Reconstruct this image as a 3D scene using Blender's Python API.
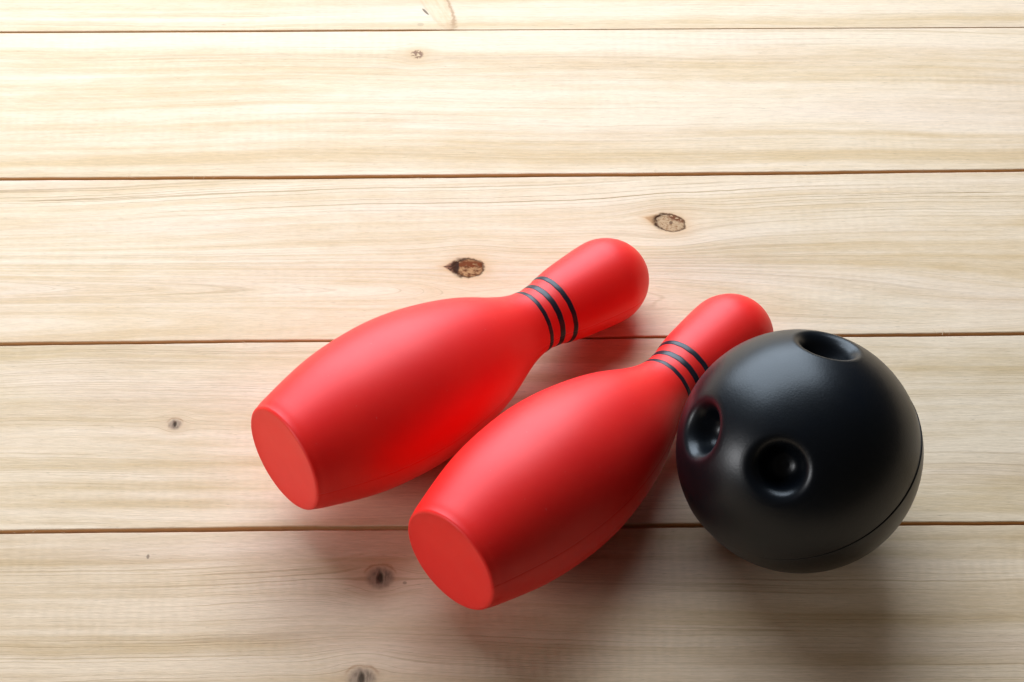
import bpy, math, random
import numpy as np
from mathutils import Vector, Matrix

for o in list(bpy.data.objects):
    bpy.data.objects.remove(o)
scene = bpy.context.scene
COL = scene.collection
rnd = random.Random(7)

# ---------------------------------------------------------------- camera
cd = bpy.data.cameras.new('camera')
cam = bpy.data.objects.new('camera', cd)
COL.objects.link(cam)
cam.location = (0.0, -0.45642, 0.59834)
cam.rotation_euler = (math.radians(90 - 52.663), 0, 0)
cd.sensor_width = 36.0
cd.lens = 36.0 * 2027.03 / 1024
cd.clip_start = 0.01
cd.clip_end = 50
scene.camera = cam

# ---------------------------------------------------------------- light
world = bpy.data.worlds.new('World')
scene.world = world
world.use_nodes = True
bg = world.node_tree.nodes['Background']
bg.inputs['Color'].default_value = (1.0, 0.90, 0.80, 1)
bg.inputs['Strength'].default_value = 0.05


def area(name, loc, aim, sx, sy, power, color):
    ld = bpy.data.lights.new(name, 'AREA')
    ld.shape = 'RECTANGLE'
    ld.size, ld.size_y = sx, sy
    ld.energy = power
    ld.color = color
    o = bpy.data.objects.new(name, ld)
    COL.objects.link(o)
    o.location = loc
    o.rotation_euler = (Vector(aim) - Vector(loc)).to_track_quat('-Z', 'Y').to_euler()
    return o


area('window_light', (-0.16, 0.67, 0.56), (0.0, 0.0, 0.0), 0.95, 0.95, 23.0, (0.72, 0.855, 1.0))
area('side_light', (-0.72, -0.34, 0.30), (0.05, -0.05, 0.03), 0.22, 0.22, 2.7, (0.96, 0.97, 1.0))

scene.view_settings.view_transform = 'Standard'
scene.view_settings.look = 'None'
scene.view_settings.exposure = 0.0
scene.view_settings.gamma = 1.0


# ---------------------------------------------------------------- helpers
def mesh_obj(name, verts, faces, mat, parent=None, smooth=True):
    me = bpy.data.meshes.new(name)
    verts = np.asarray(verts, dtype=np.float32)
    if isinstance(faces, np.ndarray):
        n, k = faces.shape
        me.vertices.add(len(verts))
        me.vertices.foreach_set('co', verts.ravel())
        me.loops.add(n * k)
        me.loops.foreach_set('vertex_index', faces.astype(np.int32).ravel())
        me.polygons.add(n)
        me.polygons.foreach_set('loop_start', np.arange(0, n * k, k, dtype=np.int32))
        me.polygons.foreach_set('loop_total', np.full(n, k, dtype=np.int32))
        me.update(calc_edges=True)
        me.validate()
    else:
        me.from_pydata([tuple(map(float, v)) for v in verts], [], faces)
    if smooth:
        me.polygons.foreach_set('use_smooth', [True] * len(me.polygons))
    for m in (mat if isinstance(mat, list) else [mat]):
        me.materials.append(m)
    o = bpy.data.objects.new(name, me)
    COL.objects.link(o)
    if parent:
        o.parent = parent
    return o


def empty(name, loc, label, cat, group=None):
    o = bpy.data.objects.new(name, None)
    o.empty_display_size = 0.02
    COL.objects.link(o)
    o.location = loc
    o['label'] = label
    o['category'] = cat
    if group:
        o['group'] = group
    return o


class S:
    """a float socket with arithmetic that writes Math nodes"""
    def __init__(self, nt, s):
        self.nt, self.s = nt, s

    def m(self, op, *a):
        n = self.nt.nodes.new('ShaderNodeMath')
        n.operation = op
        for i, v in enumerate((self,) + a):
            if isinstance(v, S):
                self.nt.links.new(v.s, n.inputs[i])
            else:
                n.inputs[i].default_value = float(v)
        return S(self.nt, n.outputs[0])

    def __add__(a, b): return a.m('ADD', b)
    def __sub__(a, b): return a.m('SUBTRACT', b)
    def __mul__(a, b): return a.m('MULTIPLY', b)
    def __truediv__(a, b): return a.m('DIVIDE', b)
    __radd__ = __add__
    __rmul__ = __mul__
    def __rsub__(a, b): return (a * -1.0) + b
    def exp(a): return a.m('EXPONENT')
    def abs(a): return a.m('ABSOLUTE')
    def sq(a): return a * a
    def sqrt(a): return a.m('SQRT')
    def min(a, b): return a.m('MINIMUM', b)
    def max(a, b): return a.m('MAXIMUM', b)
    def step(a, lo, hi):
        n = a.nt.nodes.new('ShaderNodeMapRange')
        n.interpolation_type = 'SMOOTHSTEP'
        a.nt.links.new(a.s, n.inputs['Value'])
        flip = lo > hi
        n.inputs['From Min'].default_value = min(lo, hi)
        n.inputs['From Max'].default_value = max(lo, hi)
        n.inputs['To Min'].default_value = 1.0 if flip else 0.0
        n.inputs['To Max'].default_value = 0.0 if flip else 1.0
        return S(a.nt, n.outputs['Result'])


def noise(nt, x, y, z, detail=2.0, rough=0.5):
    c = nt.nodes.new('ShaderNodeCombineXYZ')
    for i, v in enumerate((x, y, z)):
        if isinstance(v, S):
            nt.links.new(v.s, c.inputs[i])
        else:
            c.inputs[i].default_value = v
    n = nt.nodes.new('ShaderNodeTexNoise')
    n.inputs['Scale'].default_value = 1.0
    n.inputs['Detail'].default_value = detail
    n.inputs['Roughness'].default_value = rough
    nt.links.new(c.outputs[0], n.inputs['Vector'])
    return S(nt, n.outputs['Fac'])


def mixc(nt, fac, a, b, mode='MIX'):
    n = nt.nodes.new('ShaderNodeMix')
    n.data_type = 'RGBA'
    n.blend_type = mode
    n.clamp_factor = True
    if isinstance(fac, S):
        nt.links.new(fac.s, n.inputs[0])
    else:
        n.inputs[0].default_value = fac
    for v, i in ((a, 6), (b, 7)):
        if isinstance(v, tuple):
            n.inputs[i].default_value = (*v, 1)
        else:
            nt.links.new(v, n.inputs[i])
    return n.outputs[2]


# ---------------------------------------------------------------- wood
def wood(name, seed, knots=(), cathedral=None, slope=0.0, pale=(0.775, 0.578, 0.40), tan=(0.625, 0.42, 0.228),
         lines=0.5, bands=(), line_zone=None, chatter=0.5):
    """knots: (x, y, rx, ry, rot_deg, kind, strength), metres; bands: (y_off_cm, width_cm, x0, falloff, amount)"""
    m = bpy.data.materials.new(name)
    m.use_nodes = True
    nt = m.node_tree
    nd = nt.nodes
    b = nd['Principled BSDF']
    tc = nd.new('ShaderNodeTexCoord')
    sep = nd.new('ShaderNodeSeparateXYZ')
    nt.links.new(tc.outputs['Object'], sep.inputs[0])
    X = S(nt, sep.outputs[0]) * 100.0
    Y = S(nt, sep.outputs[1]) * 100.0
    Z = S(nt, sep.outputs[2]) * 100.0
    sd = seed * 13.7
    # flowing ring coordinate
    G = Y + X * slope + Z * 0.8
    G = G + (noise(nt, X * 0.045, Y * 0.10, sd, 1.0) - 0.5) * 1.7
    G = G + (noise(nt, X * 0.22, Y * 0.5, sd + 3, 2.0) - 0.5) * 0.20
    G = G + (noise(nt, X * 1.3, Y * 2.2, sd + 5, 1.0) - 0.5) * 0.05
    if cathedral:
        cx, cy, w, amt = cathedral            # tongue-shaped arches
        t = ((Y - cy) / w).sq()
        G = G + ((t * -1.0).exp()) * ((X - cx) * amt)
    kn = []
    for (kx, ky, rx, ry, rot, kind, st) in knots:
        dx, dy = X - kx * 100, Y - ky * 100
        if kind in ('dark', 'ring', 'soft', 'spike'):
            q = (((dx / (rx * 260)).sq() + (dy / (ry * 230)).sq()) * -1.0).exp()
            G = G - dy * q * 0.85
        cr, sr = math.cos(math.radians(rot)), math.sin(math.radians(rot))
        u = dx * cr + dy * sr
        v = dy * cr - dx * sr
        kn.append((u, v, rx * 100, ry * 100, kind, st))
    band = noise(nt, X * 0.035, G * 0.95, sd + 11, 2.0, 0.55)
    band2 = noise(nt, X * 0.06, G * 3.2, sd + 17, 2.5, 0.6)
    ring = noise(nt, X * 0.02, G * 5.2, sd + 23, 0.0)
    rl = ((ring - 0.5).abs() * 1.0).step(0.035, 0.0)       # thin latewood lines
    rmask = noise(nt, X * 0.05, Y * 0.55, sd + 31, 1.0).step(0.42, 0.62)
    if line_zone:
        ly, lw = line_zone
        rmask = (rmask * 0.35).max((((Y - ly) / lw).sq() * -1.0).exp())
    rl = rl * rmask * lines
    fib = noise(nt, X * 1.1, Y * 12.0, sd + 37, 3.0, 0.65)
    fib2 = noise(nt, X * 2.4, Y * 24.0, sd + 41, 2.0, 0.6)
    mott = noise(nt, X * 0.55, Y * 1.6, sd + 43, 3.0, 0.6)
    fig = noise(nt, X * 6.5, Y * 9.0, sd + 47, 2.0, 0.6)
    pore = noise(nt, X * 2.6, Y * 23.0, sd + 53, 1.0).step(0.68, 0.80)

    fac = (band - 0.5) * 2.3 + (band2 - 0.5) * 1.5 + (mott - 0.5) * 0.7 + 0.36
    for (by, bw, bx, bf, ba) in bands:
        g = (((Y + X * slope - by) / bw).sq() * -1.0).exp() * ((((X - bx) / bf).sq() * -1.0).exp())
        fac = fac + g * ba
    fac = fac.max(0.0).min(1.0)
    col = mixc(nt, fac, pale, tan)
    col = mixc(nt, rl, col, (0.40, 0.255, 0.125))
    # pink and greenish drift from board to board and along a board
    col = mixc(nt, noise(nt, X * 0.08, Y * 0.5, sd + 61, 1.0).step(0.45, 0.75) * 0.22, col, (0.74, 0.53, 0.42))
    # fibres
    k = (fib - 0.5) * 0.26 + (fib2 - 0.5) * 0.30 + (fig - 0.5) * 0.06 + 1.0
    # planer chatter: faint regular cross marks in patches
    chn = noise(nt, X * 0.12, Y * 0.55, sd + 67, 1.0).step(0.46, 0.62)
    ph = (X * 16.0 + (noise(nt, X * 0.5, Y * 0.8, sd + 71, 1.0) * 9.0)).m('SINE')
    k = k + ph * chn * 0.014 * chatter
    k = k - pore * 0.20
    hsv = nd.new('ShaderNodeVectorMath')
    hsv.operation = 'SCALE'
    nt.links.new(col, hsv.inputs[0])
    nt.links.new(k.s, hsv.inputs['Scale'])
    col = hsv.outputs[0]
    bump = fib * 0.5 + fib2 * 0.4 + ph * chn * 0.12 - rl * 0.6
    wob = noise(nt, X * 5.0, Y * 6.5, sd + 79, 3.0, 0.65)
    wob2 = noise(nt, X * 2.3, Y * 2.6, sd + 83, 2.0, 0.6)
    kmask = wob * 0.0
    for (u, v, rx, ry, kind, st) in kn:
        jit = (wob - 0.5) * 0.26 + (wob2 - 0.5) * 0.3
        e = ((u / rx).sq() + (v / ry).sq()).sqrt() + jit
        if kind in ('dark', 'ring'):
            # bark tail running out to the left, one outline with the knot
            e2 = (((u + rx * 0.95) / (rx * 0.80)).abs() + (v / (ry * 0.72)).abs()) + jit
            halo = ((e - 1.0).max(0.0) * -1.7).exp().max(((e2 - 1.0).max(0.0) * -2.0).exp())
            col = mixc(nt, halo * 0.68 * st, col, (0.62, 0.34, 0.15))
            tail = e2.step(1.05, 0.75)
            tcol = mixc(nt, noise(nt, u * 9, v * 12, sd + 90, 2.0).step(0.42, 0.6), (0.06, 0.02, 0.012), (0.24, 0.10, 0.055))
            if kind == 'ring':
                tcol = (0.40, 0.20, 0.09)
            col = mixc(nt, tail * (0.95 if kind == 'dark' else 0.65) * st, col, tcol)
            fill = e.step(1.04, 0.92)
            if kind == 'dark':
                spec = noise(nt, u * 5.0, v * 7.0, sd + 91, 4.0, 0.6)
                inner = mixc(nt, spec.step(0.38, 0.62), (0.14, 0.045, 0.016), (0.44, 0.23, 0.10))
                up = (v / ry + (wob - 0.5) * 1.2).step(0.0, 0.30) * (v / ry).step(0.95, 0.6)
                inner = mixc(nt, up * noise(nt, u * 5, v * 7, sd + 93, 2.0).step(0.66, 0.50), inner, (0.17, 0.042, 0.012))
                dk = (((u + rx * 0.85) / (rx * 0.24)).sq() + ((v + ry * 0.0) / (ry * 0.9)).sq() + jit).step(1.2, 0.5)
                inner = mixc(nt, dk * 0.95, inner, (0.035, 0.014, 0.009))
            else:
                spec = noise(nt, u * 9.0, v * 14.0, sd + 91, 3.0, 0.7)
                inner = mixc(nt, spec.step(0.46, 0.66), (0.52, 0.33, 0.185), (0.31, 0.155, 0.07))
                up = ((v / ry + u / rx * 0.15).step(0.30, 0.62)) * (u / rx).step(-0.45, -0.1) * noise(nt, u * 7, v * 12, sd + 97, 3.0).step(0.36, 0.48)
                inner = mixc(nt, up * 0.95, inner, (0.16, 0.05, 0.02))
                ctr = (((u - rx * 0.05) / (rx * 0.12)).sq() + ((v - ry * 0.05) / (ry * 0.2)).sq() + jit).step(1.3, 0.5)
                inner = mixc(nt, ctr * 0.8, inner, (0.12, 0.06, 0.035))
            col = mixc(nt, fill * st, col, inner)
            w = 0.085 if kind == 'dark' else 0.07
            lft = (u / rx).step(0.1, -0.9)
            rim = ((((e - 1.0) / (lft * 0.10 + w)).sq()) * -1.0).exp() * (noise(nt, u * 6, v * 6, sd + 99, 2.0).step(0.30, 0.5) * 0.35 + 0.65)
            col = mixc(nt, rim * (lft * 0.2 + 0.8) * st, col, (0.045, 0.014, 0.005))
            kmask = kmask.max(fill).max(rim).max(tail)
            bump = bump - rim * 1.2 - fill * (spec * 1.1)
        elif kind == 'soft':        # grey-brown knot under the skin, radial grain, no sharp rim
            halo = ((e - 0.7).max(0.0) * -1.5).exp()
            col = mixc(nt, halo * 0.42 * st, col, (0.48, 0.28, 0.16))
            fill = e.step(1.15, 0.55)
            rad = noise(nt, u * 10.0, v * 3.0, sd + 91, 2.0)
            inner = mixc(nt, rad.step(0.35, 0.65), (0.17, 0.12, 0.085), (0.33, 0.235, 0.165))
            col = mixc(nt, fill * 0.88 * st, col, inner)
            core = (((u / (rx * 0.28)).sq() + (v / (ry * 0.62)).sq()).sqrt() + jit).step(1.1, 0.4)
            col = mixc(nt, core * 0.9 * st, col, (0.045, 0.028, 0.018))
            arc = ((((e - 1.12) / 0.09).sq()) * -1.0).exp() * (v / ry).step(0.1, 0.8)
            col = mixc(nt, arc * 0.6 * st, col, (0.34, 0.17, 0.07))
            kmask = kmask.max(fill)
            bump = bump - core * 1.5
        elif kind == 'branch':      # long faint branch trace
            fill = e.step(1.15, 0.8)
            edge = ((((e - 1.0) / 0.11).sq()) * -1.0).exp()
            inn = noise(nt, u * 7.0, v * 1.6, sd + 91, 3.0).step(0.35, 0.65)
            col = mixc(nt, fill * 0.55 * st, col, mixc(nt, inn, (0.74, 0.50, 0.30), (0.66, 0.40, 0.21)))
            col = mixc(nt, edge * 0.75 * st * ((u / rx).step(-0.3, 0.4) * 0.75 + 0.25), col, (0.38, 0.20, 0.09))
        elif kind == 'spike':       # small broken pin knot
            halo = ((e - 0.8).max(0.0) * -1.1).exp()
            col = mixc(nt, halo * 0.5 * st, col, (0.60, 0.36, 0.17))
            fill = e.step(1.0, 0.6) * noise(nt, u * 12, v * 12, sd + 91, 2.0).step(0.42, 0.54)
            col = mixc(nt, fill * 0.9 * st, col, (0.22, 0.10, 0.05))
            bump = bump - fill
        elif kind == 'fleck':
            col = mixc(nt, e.step(1.1, 0.6) * 0.8 * st, col, (0.20, 0.13, 0.08))
    # raw end and side faces of a board stay rougher and browner
    geo = nd.new('ShaderNodeNewGeometry')
    sn = nd.new('ShaderNodeSeparateXYZ')
    nt.links.new(geo.outputs['True Normal'], sn.inputs[0])
    side = S(nt, sn.outputs[2]).abs().step(0.55, 0.2)
    col = mixc(nt, side * 0.85, col, (0.55, 0.30, 0.12))
    nt.links.new(col, b.inputs['Base Color'])
    rgh = fib * 0.16 + mott * 0.1 + 0.42
    nt.links.new(rgh.s, b.inputs['Roughness'])
    b.inputs['IOR'].default_value = 1.4
    nt.links.new((kmask * -0.24 + 0.28).s, b.inputs['Specular IOR Level'])
    bn = nd.new('ShaderNodeBump')
    bn.inputs['Strength'].default_value = 0.55
    bn.inputs['Distance'].default_value = 0.00022
    nt.links.new(bump.s, bn.inputs['Height'])
    nt.links.new(bn.outputs[0], b.inputs['Normal'])
    return m


# board edges: y of each gap at x = left, middle, right of the view (metres)
GX = (-0.20, 0.0, 0.20)
GAPS = [(-0.1668, -0.1632, -0.1612), (-0.08350, -0.08105, -0.07935), (-0.00150, 0.00107, 0.00345),
        (0.08042, 0.08232, 0.08515), (0.16310, 0.16450, 0.16590), (0.2455, 0.2470, 0.2490), (0.328, 0.330, 0.332)]
GW = [0.0016, 0.00175, 0.0013, 0.0018, 0.0006, 0.0012, 0.0012]
for k in range(1, 5):
    GAPS.append(tuple(v + 0.083 * k for v in (0.328, 0.330, 0.332)))
    GW.append(0.0013)
for k in range(1, 5):
    GAPS.insert(0, tuple(v - 0.083 * k for v in (-0.1668, -0.1632, -0.1612)))
    GW.insert(0, 0.0014)


def gap_y(i, x):
    a, b_, c = GAPS[i]
    t = max(-1.6, min(1.6, x / 0.2))
    q = b_ + (c - a) / 2 * t + ((a + c) / 2 - b_) * t * t
    if abs(x) > 0.32:
        q += (abs(x) - 0.32) * (1 if x > 0 else -1) * 0.012
    return q


def gap_w(i, x):
    if i == 8:              # this joint closes up towards the right
        t = min(1.0, max(0.0, (x + 0.045) / 0.03))
        return GW[i] * (1 - t) + 0.00009 * t
    return GW[i]


def rough_edge(i, side, x):
    r = 0
    for k, (f, a) in enumerate(((37, 1.0), (91, 0.7), (260, 0.45), (700, 0.3))):
        r += a * math.sin(x * f + i * 2.1 + side * 1.3 + k * 4.7)
    return r * 0.00007 + 0.00012 * math.sin(x * 14 + (i + side) * 3 + side * 2)


def board(i, mat, name_unused=None):
    """one board between gap i (near side) and gap i+1 (far side); returns verts, faces"""
    xs = np.r_[np.linspace(-0.62, -0.24, 24, endpoint=False), np.linspace(-0.24, 0.24, 420), np.linspace(0.24, 0.62, 25)[1:]]
    T, r = 0.018, 0.0004
    V, F = [], []
    dz = {5: 0.0, 6: 0.0001, 7: 0.0, 8: 0.00025}.get(i, 0.0)
    for x in xs:
        y0 = gap_y(i, x) + gap_w(i, x) / 2 + rough_edge(i, 0, x) * (0.3 if i == 8 else 1)
        y1 = gap_y(i + 1, x) - gap_w(i + 1, x) / 2 + rough_edge(i, 1, x) * (0.3 if i == 7 else 1)
        ra = r * (0.3 + 0.7 * min(1, gap_w(i, x) / 0.0005))
        rb = r * (0.3 + 0.7 * min(1, gap_w(i + 1, x) / 0.0005))
        ring = [(y0, -T), (y0, -ra), (y0 + ra * 0.3, -ra * 0.3), (y0 + ra, 0)]
        ring += [(y0 + (y1 - y0) * t, 0) for t in (0.25, 0.5, 0.75)]
        ring += [(y1 - rb, 0), (y1 - rb * 0.3, -rb * 0.3), (y1, -rb), (y1, -T)]
        V += [(x, y, z + dz) for y, z in ring]
    n = 11
    for a in range(len(xs) - 1):
        for q in range(n):
            F.append((a * n + q, (a + 1) * n + q, (a + 1) * n + (q + 1) % n, a * n + (q + 1) % n))
    F.append(tuple(range(n)))
    F.append(tuple((len(xs) - 1) * n + q for q in reversed(range(n))))
    return V, F


NB = len(GAPS) - 1
K1 = (-0.0166, 0.0350, 0.0058, 0.0046, -4, 'dark', 1.0)
K2 = (0.0614, 0.0576, 0.0060, 0.0043, -16, 'ring', 1.0)
wood_mats = {
    4: wood('pine_board_front', 4.0, [(-0.0449, -0.1015, 0.0050, 0.0048, 0, 'soft', 1.0), (-0.0495, -0.1400, 0.0052, 0.0045, 0, 'soft', 0.95),
                                   (-0.125, -0.0931, 0.0006, 0.0010, 0, 'fleck', 1.0), (-0.0365, -0.1035, 0.0008, 0.0007, 0, 'fleck', 0.7)],
            slope=-0.012, pale=(0.70, 0.515, 0.345), tan=(0.54, 0.365, 0.20), lines=0.55, bands=[(-9.35, 0.10, -10, 16, 0.5), (-10.7, 0.15, -4, 14, 0.35), (-11.6, 0.7, -6, 12, -0.35)], chatter=1.4),
    5: wood('pine_board_middle', 9.3, [(-0.1213, -0.0377, 0.0026, 0.0025, 0, 'soft', 0.95)],
            slope=-0.012, pale=(0.74, 0.555, 0.38), tan=(0.58, 0.40, 0.22), lines=0.4, bands=[(-5.4, 0.22, -15, 9, 0.55), (-6.3, 0.28, -14, 8, 0.65), (-7.0, 0.18, -14, 9, 0.45), (-2.6, 0.10, 0, 20, 0.35), (-6.6, 1.0, 17, 8, 0.35)],
            chatter=0.8),
    6: wood('pine_board_knotty', 2.2, [K1, K2], slope=-0.05, lines=0.95, line_zone=(7.1, 0.75),
            bands=[(3.0, 0.5, -14, 9, 0.2), (0.9, 0.3, -14, 8, 0.35)], cathedral=(14.0, 2.6, 1.1, 0.16), chatter=0.6),
    7: wood('pine_board_pale', 6.1, [(-0.0394, 0.1500, 0.0032, 0.0030, 0, 'spike', 1.0)], slope=-0.006, lines=0.3,
            bands=[(14.6, 0.7, -6, 20, 0.45), (9.3, 0.5, 0, 30, 0.45), (15.9, 0.4, 0, 30, -0.5)], chatter=0.9),
    8: wood('pine_board_back', 3.7, [(-0.0335, 0.1830, 0.0052, 0.0190, 24, 'branch', 1.0), (-0.0366, 0.1752, 0.0006, 0.0027, 36, 'fleck', 1.3), (-0.0385, 0.1675, 0.0016, 0.0012, 0, 'fleck', 0.35)], slope=0.0, lines=0.25, chatter=0.6),
}
generic = wood('pine_board_plain', 12.4, slope=-0.01, lines=0.5)
gap_floor = wood('pine_tongue', 15.0, slope=0.0, lines=0.2, pale=(0.52, 0.30, 0.14), tan=(0.42, 0.23, 0.10))
mats = [wood_mats[k] for k in (4, 5, 6, 7, 8)] + [generic, gap_floor]
V, F, MI = [], [], []
GW = [g * 0.88 for g in GW]
for i in range(NB):
    v, f = board(i, None)
    mi = i - 4 if 4 <= i <= 8 else 5
    n0 = len(V)
    V += v
    F += [tuple(n0 + q for q in ff) for ff in f]
    MI += [mi] * len(f)
# tongues that close each gap a few millimetres down
for i in range(1, NB):
    n0 = len(V)
    xs = np.linspace(-0.615, 0.615, 60)
    for x in xs:
        y = gap_y(i, x)
        for dy in (-0.006, 0.006):
            for z in (-0.0026, -0.008):
                V.append((x, y + dy, z))
    # tongues sit between boards only, inside the gap width
    for a, x in enumerate(xs):
        y = gap_y(i, x)
        h = GW[i] / 2 + 0.00045
        for q, (dy, z) in enumerate(((-h, -0.0017), (-h, -0.008), (h, -0.0017), (h, -0.008))):
            V[n0 + a * 4 + q] = (x, y + dy, z)
    for a in range(len(xs) - 1):
        p = n0 + a * 4
        F.append((p, p + 4, p + 6, p + 2))
        MI.append(6)
# loose fibres raised along the board edges
def fibre(px, py, L, ang, h, w=0.00010):
    global V, F, MI
    n0 = len(V)
    N = 7
    bend = rnd.uniform(-0.5, 0.5)
    for a in range(N):
        t = a / (N - 1)
        aa = ang + bend * t
        x = px + L * t * math.cos(aa)
        y = py + L * t * math.sin(aa)
        z = 0.0001 + h * math.sin(math.pi * min(1, t * 0.8 + 0.1))
        ww = w * (1 - t * 0.75)
        for q in range(4):
            c, s_ = math.cos(q * math.pi / 2), math.sin(q * math.pi / 2)
            V.append((x - math.sin(aa) * ww * c, y + math.cos(aa) * ww * c, z + ww * s_))
    for a in range(N - 1):
        for q in range(4):
            F.append((n0 + a * 4 + q, n0 + a * 4 + (q + 1) % 4, n0 + (a + 1) * 4 + (q + 1) % 4, n0 + (a + 1) * 4 + q))
            MI.append(5)

for gi, x in ((7, -0.152), (7, -0.151), (7, -0.126), (7, -0.122), (7, -0.1185), (7, -0.04), (7, -0.0375), (7, 0.056), (7, 0.163), (7, 0.170),
              (6, 0.160), (6, 0.1615), (6, 0.1625), (6, 0.158), (6, 0.112), (5, -0.166), (5, -0.1655), (7, 0.105), (5, -0.120), (6, -0.10)):
    y = gap_y(gi, x) + rnd.choice((-1, 1)) * GW[gi] * 0.3
    fibre(x, y, rnd.uniform(0.0012, 0.0040), rnd.choice((0.2, 0.35, 2.7, 1.2, -0.3, 2.2)), rnd.uniform(0.0002, 0.0007), rnd.uniform(0.00006, 0.00011))
for _ in range(70):
    gi = rnd.choice((5, 6, 7, 7))
    x = rnd.uniform(-0.2, 0.2)
    y = gap_y(gi, x) + rnd.choice((-1, 1)) * GW[gi] * 0.45
    fibre(x, y, rnd.uniform(0.0004, 0.0014), rnd.uniform(-0.6, 0.6) + rnd.choice((0, math.pi)), rnd.uniform(0.0001, 0.0003), 0.00005)
me = bpy.data.meshes.new('tabletop')
me.from_pydata(V, [], F)
for m in mats:
    me.materials.append(m)
me.polygons.foreach_set('material_index', MI)
me.update()
table = bpy.data.objects.new('tabletop', me)
COL.objects.link(table)
table['kind'] = 'structure'
table['label'] = 'pale knotty pine boards laid side by side'


# ---------------------------------------------------------------- plastics
def plastic(name, color, rough, bump_scale=900.0, bump_dist=0.00003, var=0.03, spec=0.5, mottle=None, sheen=0.0, bstr=0.35, sss=0.0, dust_amt=0.16):
    m = bpy.data.materials.new(name)
    m.use_nodes = True
    nt = m.node_tree
    nd = nt.nodes
    b = nd['Principled BSDF']
    tc = nd.new('ShaderNodeTexCoord')
    sp = nd.new('ShaderNodeSeparateXYZ')
    nt.links.new(tc.outputs['Object'], sp.inputs[0])
    X, Y, Z = (S(nt, sp.outputs[i]) for i in range(3))
    n1 = noise(nt, X * 45, Y * 45, Z * 45, 3.0, 0.6)
    n2 = noise(nt, X * bump_scale, Y * bump_scale, Z * bump_scale, 2.0, 0.55)
    n3 = noise(nt, X * 260, Y * 260, Z * 260, 2.0, 0.6)
    scuff = noise(nt, X * 130, Y * 950, Z * 420, 2.0, 0.6).step(0.70, 0.80)
    if mottle:
        c = mixc(nt, n1.step(0.3, 0.7), color, mottle)
        dust = noise(nt, X * 620, Y * 620, Z * 620, 1.0).step(0.80, 0.84) + scuff * 0.35
        c = mixc(nt, dust * dust_amt, c, (0.85, 0.45, 0.40))
        nt.links.new(c, b.inputs['Base Color'])
    else:
        b.inputs['Base Color'].default_value = (*color, 1)
    rr = (n1 - 0.5) * var * 2 + (n3 - 0.5) * var + scuff * 0.03 + rough
    nt.links.new(rr.s, b.inputs['Roughness'])
    b.inputs['Specular IOR Level'].default_value = spec
    if sss:
        b.inputs['Subsurface Weight'].default_value = sss
        b.inputs['Subsurface Radius'].default_value = (1.0, 0.06, 0.04)
        b.inputs['Subsurface Scale'].default_value = 0.006
    if sheen:
        b.inputs['Sheen Weight'].default_value = sheen
        b.inputs['Sheen Roughness'].default_value = 0.4
    bn = nd.new('ShaderNodeBump')
    bn.inputs['Strength'].default_value = bstr
    bn.inputs['Distance'].default_value = bump_dist
    h = n2 + n3 * 0.8
    nt.links.new(h.s, bn.inputs['Height'])
    nt.links.new(bn.outputs[0], b.inputs['Normal'])
    return m


RED = plastic('matte_red_plastic', (0.95, 0.017, 0.010), 0.48, 1500, 0.00002, 0.03, 0.42, (0.91, 0.010, 0.007), sss=0.5)
INK = plastic('black_stripe_paint', (0.010, 0.009, 0.016), 0.36, 1500, 0.00001, 0.03, 0.45)
BLACK = plastic('satin_black_plastic', (0.0022, 0.0038, 0.0065), 0.34, 1400, 0.00005, 0.03, 0.35, (0.0025, 0.0035, 0.005), bstr=0.5, dust_amt=0.02)

# ---------------------------------------------------------------- pins
PROF = [(0.0, 19.64), (5.02, 21.11), (10.04, 22.55), (15.06, 23.92), (20.08, 25.16), (25.1, 26.18), (30.12, 26.91), (35.14, 27.4),
        (40.16, 27.72), (45.18, 27.88), (50.2, 27.8), (55.22, 27.45), (60.24, 26.84), (65.26, 25.98), (70.28, 24.91), (75.3, 23.65),
        (80.32, 22.18), (85.34, 20.39), (90.36, 18.2), (95.38, 15.84), (100.4, 13.76), (105.42, 12.33), (110.44, 11.77), (115.46, 12.24),
        (120.48, 13.45), (125.3, 14.35), (130.1, 14.92), (135.0, 15.45), (139.8, 15.9), (143.6, 16.08), (145.4, 16.02), (147.4, 15.75),
        (150.2, 14.95), (152.8, 13.75), (155.1, 12.2), (157.1, 10.3), (158.7, 8.2), (159.85, 5.95), (160.65, 3.5), (161.0, 1.7), (161.1, 0.0)]


def catmull(P, sub):
    P = np.array(P)
    P = np.vstack([2 * P[0] - P[1], P, P[-1] * [1, -1] if P[-1][1] else 2 * P[-1] - P[-2]])
    if PROF[-1][1] == 0:
        P[-1] = [P[-3][0], -P[-3][1]]
    out = []
    for i in range(1, len(P) - 2):
        for k in range(sub):
            t = k / sub
            a, b, c, d = P[i - 1:i + 3]
            out.append(0.5 * (2 * b + (c - a) * t + (2 * a - 5 * b + 4 * c - d) * t * t + (3 * b - a - 3 * c + d) * t ** 3))
    out.append(P[-2])
    return np.array(out)


DENSE = catmull(PROF, 4) / 1000.0
DENSE[-1, 1] = 0


def rad(z):
    return float(np.interp(z, DENSE[:, 0], DENSE[:, 1]))


def angles(seam_deg):
    """angular stations, denser around the two mould lines"""
    a = list(np.linspace(0, 360, 192, endpoint=False))
    for s in (seam_deg, seam_deg + 180):
        for d in (-0.9, -0.45, -0.2, 0, 0.2, 0.45, 0.9):
            a.append((s + d) % 360)
    return np.unique(np.round(a, 4))


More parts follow.
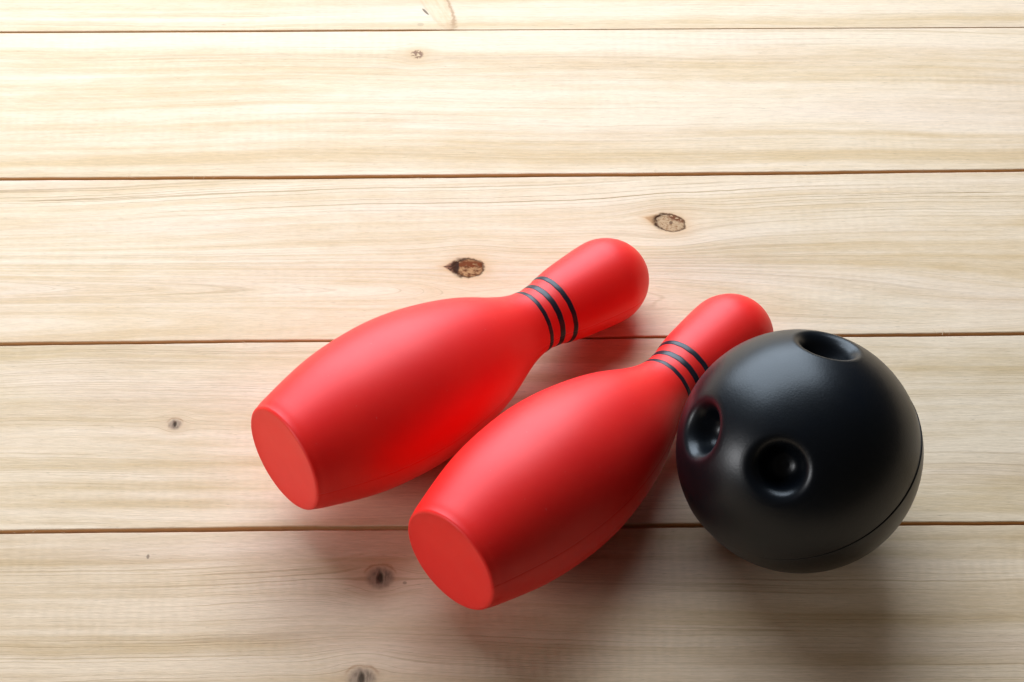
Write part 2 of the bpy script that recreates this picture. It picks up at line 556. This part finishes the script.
def lathe(stations, ang, seam_deg, groove, close=None):
    V, F = [], []
    A = np.radians(ang)
    n = len(A)
    d = np.minimum(np.abs((ang - seam_deg + 90) % 180 - 90), 90)
    for z, r in stations:
        arc = np.radians(d) * max(r, 1e-5)
        rr = r - groove * np.exp(-(arc / 0.00022) ** 2) * min(1, r / 0.01)
        for a, q in zip(A, rr):
            V.append((q * math.cos(a), q * math.sin(a), z))
    m = len(stations)
    for i in range(m - 1):
        for j in range(n):
            F.append((i * n + j, i * n + (j + 1) % n, (i + 1) * n + (j + 1) % n, (i + 1) * n + j))
    if close in ('end', 'both'):
        V.append((0, 0, stations[-1][0]))
        F += [((m - 1) * n + j, (m - 1) * n + (j + 1) % n, len(V) - 1) for j in range(n)]
    if close in ('start', 'both'):
        V.append((0, 0, stations[0][0]))
        F += [((j + 1) % n, j, len(V) - 1) for j in range(n)]
    return V, F


def make_pin(name, label, O, ax, e1, e2, seam_deg):
    t = empty(name, O, label, 'bowling pin', 'red toy bowling pins lying on the boards')
    M = Matrix((e1, e2, ax)).transposed()       # columns: local x, y, z
    t.rotation_euler = M.to_euler()
    ang = angles(seam_deg)
    RB = rad(0)
    f = 0.0011
    st = []
    for k in range(7):                          # soft rim rolled into the base
        a = math.pi / 2 * k / 6
        st.append((f - f * math.cos(a) - 0.0006, RB - f + f * math.sin(a)))
    st = [(z, r - 0.00012) for z, r in st]
    # faint shoulder just past the rim, then the swelling body
    st += [(0.0020, rad(0.0020) - 0.00010), (0.0027, rad(0.0027) - 0.00003), (0.0036, rad(0.0036))]
    st += [(z, r) for z, r in DENSE if z > 0.0043 and r > 0.0004]
    V, F = lathe(st, ang, seam_deg, 0.00013)
    V.append((0, 0, 0.1611))
    n = len(ang)
    m = len(st)
    F += [((m - 1) * n + j, (m - 1) * n + (j + 1) % n, len(V) - 1) for j in range(n)]
    mesh_obj('body', V, F, RED, t)
    # base disc, very slightly dished
    bst = [(z - 0.0006, r) for z, r in [(0.0, RB - f - 0.00012), (-0.00003, RB - f - 0.0004), (0.00006, RB - f - 0.0009), (0.00022, 0.012), (0.00026, 0.006), (0.00028, 0.0008)]]
    V, F = lathe(bst, ang, seam_deg, 0.0)
    V.append((0, 0, -0.00032))
    m = len(bst)
    F += [((m - 1) * n + j, (m - 1) * n + (j + 1) % n, len(V) - 1) for j in range(n)]
    F = [tuple(reversed(q)) for q in F]
    mesh_obj('base', V, F, RED, t)
    for zc, w in ((0.1187, 0.00165), (0.1135, 0.00205), (0.1083, 0.00165)):
        h = 0.00007
        s2 = [(zc - w / 2 - 0.0001, rad(zc - w / 2) - 0.0001), (zc - w / 2, rad(zc - w / 2) + h)]
        s2 += [(zc + w * q, rad(zc + w * q) + h * 1.2) for q in (-0.3, 0, 0.3)]
        s2 += [(zc + w / 2, rad(zc + w / 2) + h), (zc + w / 2 + 0.0001, rad(zc + w / 2) - 0.0001)]
        A2 = []
        for z, r in s2:
            A2.append((z, r))
        V, F = lathe(A2, ang, seam_deg, 0.00008)
        # hand-printed edges waver a little
        V = [(x, y, z + 0.00007 * math.sin(3 * math.atan2(y, x) + zc * 900) + 0.00004 * math.sin(17 * math.atan2(y, x) + zc * 500)) for x, y, z in V]
        mesh_obj('stripe', V, F, INK, t)
    return t


make_pin('bowling_pin', 'left red toy bowling pin, farther from the black ball, its three neck stripes uncovered',
         (-0.0761449, -0.07584639, 0.03454723), (0.76504302, 0.63135373, -0.12689226), (-0.63649887, 0.77127763, 0.0),
         (0.09786916, 0.08076678, 0.99191651), 178.5)
make_pin('bowling_pin', 'red toy bowling pin in the middle, its striped neck partly hidden by the black ball',
         (-0.01973037, -0.11538073, 0.03454723), (0.67938662, 0.72272552, -0.12689226), (-0.72861528, 0.68492319, 0.0),
         (0.08691145, 0.09245564, 0.99191651), 166.5)

# ---------------------------------------------------------------- ball
R = 0.04056
BC = Vector((0.09512, -0.07699, R))
ball = empty('bowling_ball', (BC.x, BC.y, 0), 'black toy bowling ball with three finger holes, right of the red pins', 'bowling ball')
pole = np.array((-0.329, -0.005, 0.944)); pole /= np.linalg.norm(pole)
b1 = np.cross(pole, (0, 1.0, 0)); b1 /= np.linalg.norm(b1)
b2 = np.cross(pole, b1)
HOLES = [np.array(h) / np.linalg.norm(h) for h in ((0.195, 0.486, 0.852), (-0.86427, -0.11703, 0.48922), (-0.28459, -0.64780, 0.70665))]
A1 = math.radians(18.5)

# hole section: distance from the axis and depth below the rim sphere, ordered from the bottom centre out
ctrl = [(0.0, 12.4), (1.2, 12.5), (2.2, 12.4), (4.0, 11.7), (5.5, 10.3), (6.5, 8.5), (7.2, 6.7), (7.75, 5.15), (8.3, 3.95), (8.95, 2.98), (9.7, 2.28), (10.5, 1.88), (11.2, 1.72)]
edge_d = (1 - math.cos(A1)) * R * 1000
ctrl = [(a, max(d, 0)) for a, d in ctrl]
hole_line = [(a, d) for a, d in ctrl]
hole_line.append((12.0, (R * 1000) - math.sqrt((R * 1000) ** 2 - 12.0 ** 2)))
hole_line.append((R * 1000 * math.sin(A1), edge_d))
HL = np.array(hole_line)
# smooth
Pp = np.vstack([HL[0] * [-1, 1] + [-2.0, 0], HL, 2 * HL[-1] - HL[-2]])
dens = []
for i in range(1, len(Pp) - 2):
    for k in range(12):
        t = k / 12
        a, b_, c, d = Pp[i - 1:i + 3]
        dens.append(0.5 * (2 * b_ + (c - a) * t + (2 * a - 5 * b_ + 4 * c - d) * t * t + (3 * b_ - a - 3 * c + d) * t ** 3))
dens.append(Pp[-2])
dens = np.array(dens) / 1000.0
dens[:, 1] = np.where(dens[:, 1] > 0.003, 0.003 + (dens[:, 1] - 0.003) * 0.82, dens[:, 1])
arc = np.r_[0, np.cumsum(np.hypot(*np.diff(dens, axis=0).T))]
arc /= arc[-1]

NL = 1000
th = np.linspace(0, math.pi, 561)
ts = math.acos(-0.022)
hw = np.array([-0.8, -0.55, -0.38, -0.26, -0.17, -0.09, 0, 0.09, 0.17, 0.26, 0.38, 0.55, 0.8]) * 0.001 / R
th = np.unique(np.r_[th[np.abs(th - ts) > 0.0009 / R], ts + hw])[1:-1]
ph = np.linspace(0, 2 * math.pi, NL, endpoint=False)
TH, PH = np.meshgrid(th, ph, indexing='ij')
N = (np.cos(TH)[..., None] * pole + (np.sin(TH) * np.cos(PH))[..., None] * b1 + (np.sin(TH) * np.sin(PH))[..., None] * b2).reshape(-1, 3)
N = np.vstack([N, pole, -pole])
tt = np.r_[TH.ravel(), 0, math.pi]
dS = (tt - ts) * R
rr = np.full(len(N), R)
rr[dS > 0] -= 0.00008 * np.clip(dS[dS > 0] / 0.00015, 0, 1)
rr -= 0.00042 * np.exp(-(dS / 0.00018) ** 2)
P = N * rr[:, None]
inhole = np.full(len(N), -1)
SPLIT = 0.70
sv = np.ones(len(N)) * 9
for hi, h in enumerate(HOLES):
    ca = N @ h
    al = np.arccos(np.clip(ca, -1, 1))
    k = al < A1
    s = al[k] / A1
    rho = np.interp(s, arc, dens[:, 0])
    dep = np.interp(s, arc, dens[:, 1])
    side = N[k] - ca[k][:, None] * h
    side /= np.maximum(np.linalg.norm(side, axis=1), 1e-9)[:, None]
    shrink = (1.0, 0.90, 0.90)[hi]
    rho = rho * (shrink + (1 - shrink) * np.clip((s - 0.55) / 0.45, 0, 1) ** 2)
    P[k] = h * (R - dep)[:, None] + side * rho[:, None]
    inhole[k] = hi
    sv[k] = s
# the two moulded halves do not meet quite true
P += np.outer(np.clip(dS / 0.0002, 0, 1) * 0.00042, (0.95, 0.0, 0.33))
P = P + np.array((0, 0, R))
nr = len(th)
ii, jj = np.meshgrid(np.arange(nr - 1), np.arange(NL), indexing='ij')
Q = np.stack([ii * NL + jj, (ii + 1) * NL + jj, (ii + 1) * NL + (jj + 1) % NL, ii * NL + (jj + 1) % NL], -1).reshape(-1, 4)
fs = sv[Q].max(1)
fh = inhole[Q].max(1)
row = Q[:, 0] // NL
seam_row = int(np.argmin(np.abs(th - ts)))
is_hole = (fs < SPLIT) & (fh >= 0)


def sub_mesh(name, quads, mat, parent, extra=None):
    used, inv = np.unique(quads, return_inverse=True)
    v = P[used]
    f = inv.reshape(quads.shape)
    if extra is None:
        return mesh_obj(name, v, f, mat, parent)
    idx, tri = extra                           # close the pole with a fan
    remap = {int(u): k for k, u in enumerate(used)}
    v = np.vstack([v, P[idx]])
    faces = [tuple(int(x) for x in q) for q in f]
    faces += [tuple([remap[a], remap[b_], len(v) - 1]) for a, b_ in tri]
    return mesh_obj(name, v, faces, mat, parent)


up = Q[(~is_hole) & (row < seam_row)]
lo = Q[(~is_hole) & (row >= seam_row)]
top_fan = [(j, (j + 1) % NL) for j in range(NL)]
bot_fan = [((nr - 1) * NL + (j + 1) % NL, (nr - 1) * NL + j) for j in range(NL)]
shell_up = sub_mesh('half_shell', up, BLACK, ball, (len(N) - 2, top_fan))
shell_lo = sub_mesh('half_shell', lo, BLACK, ball, (len(N) - 1, bot_fan))
shell_up['label'] = 'upper half of the ball with the finger holes'
shell_lo['label'] = 'smooth lower half of the ball below the seam'
for hi in range(3):
    sub_mesh('finger_hole', Q[is_hole & (fh == hi)], BLACK, ball)
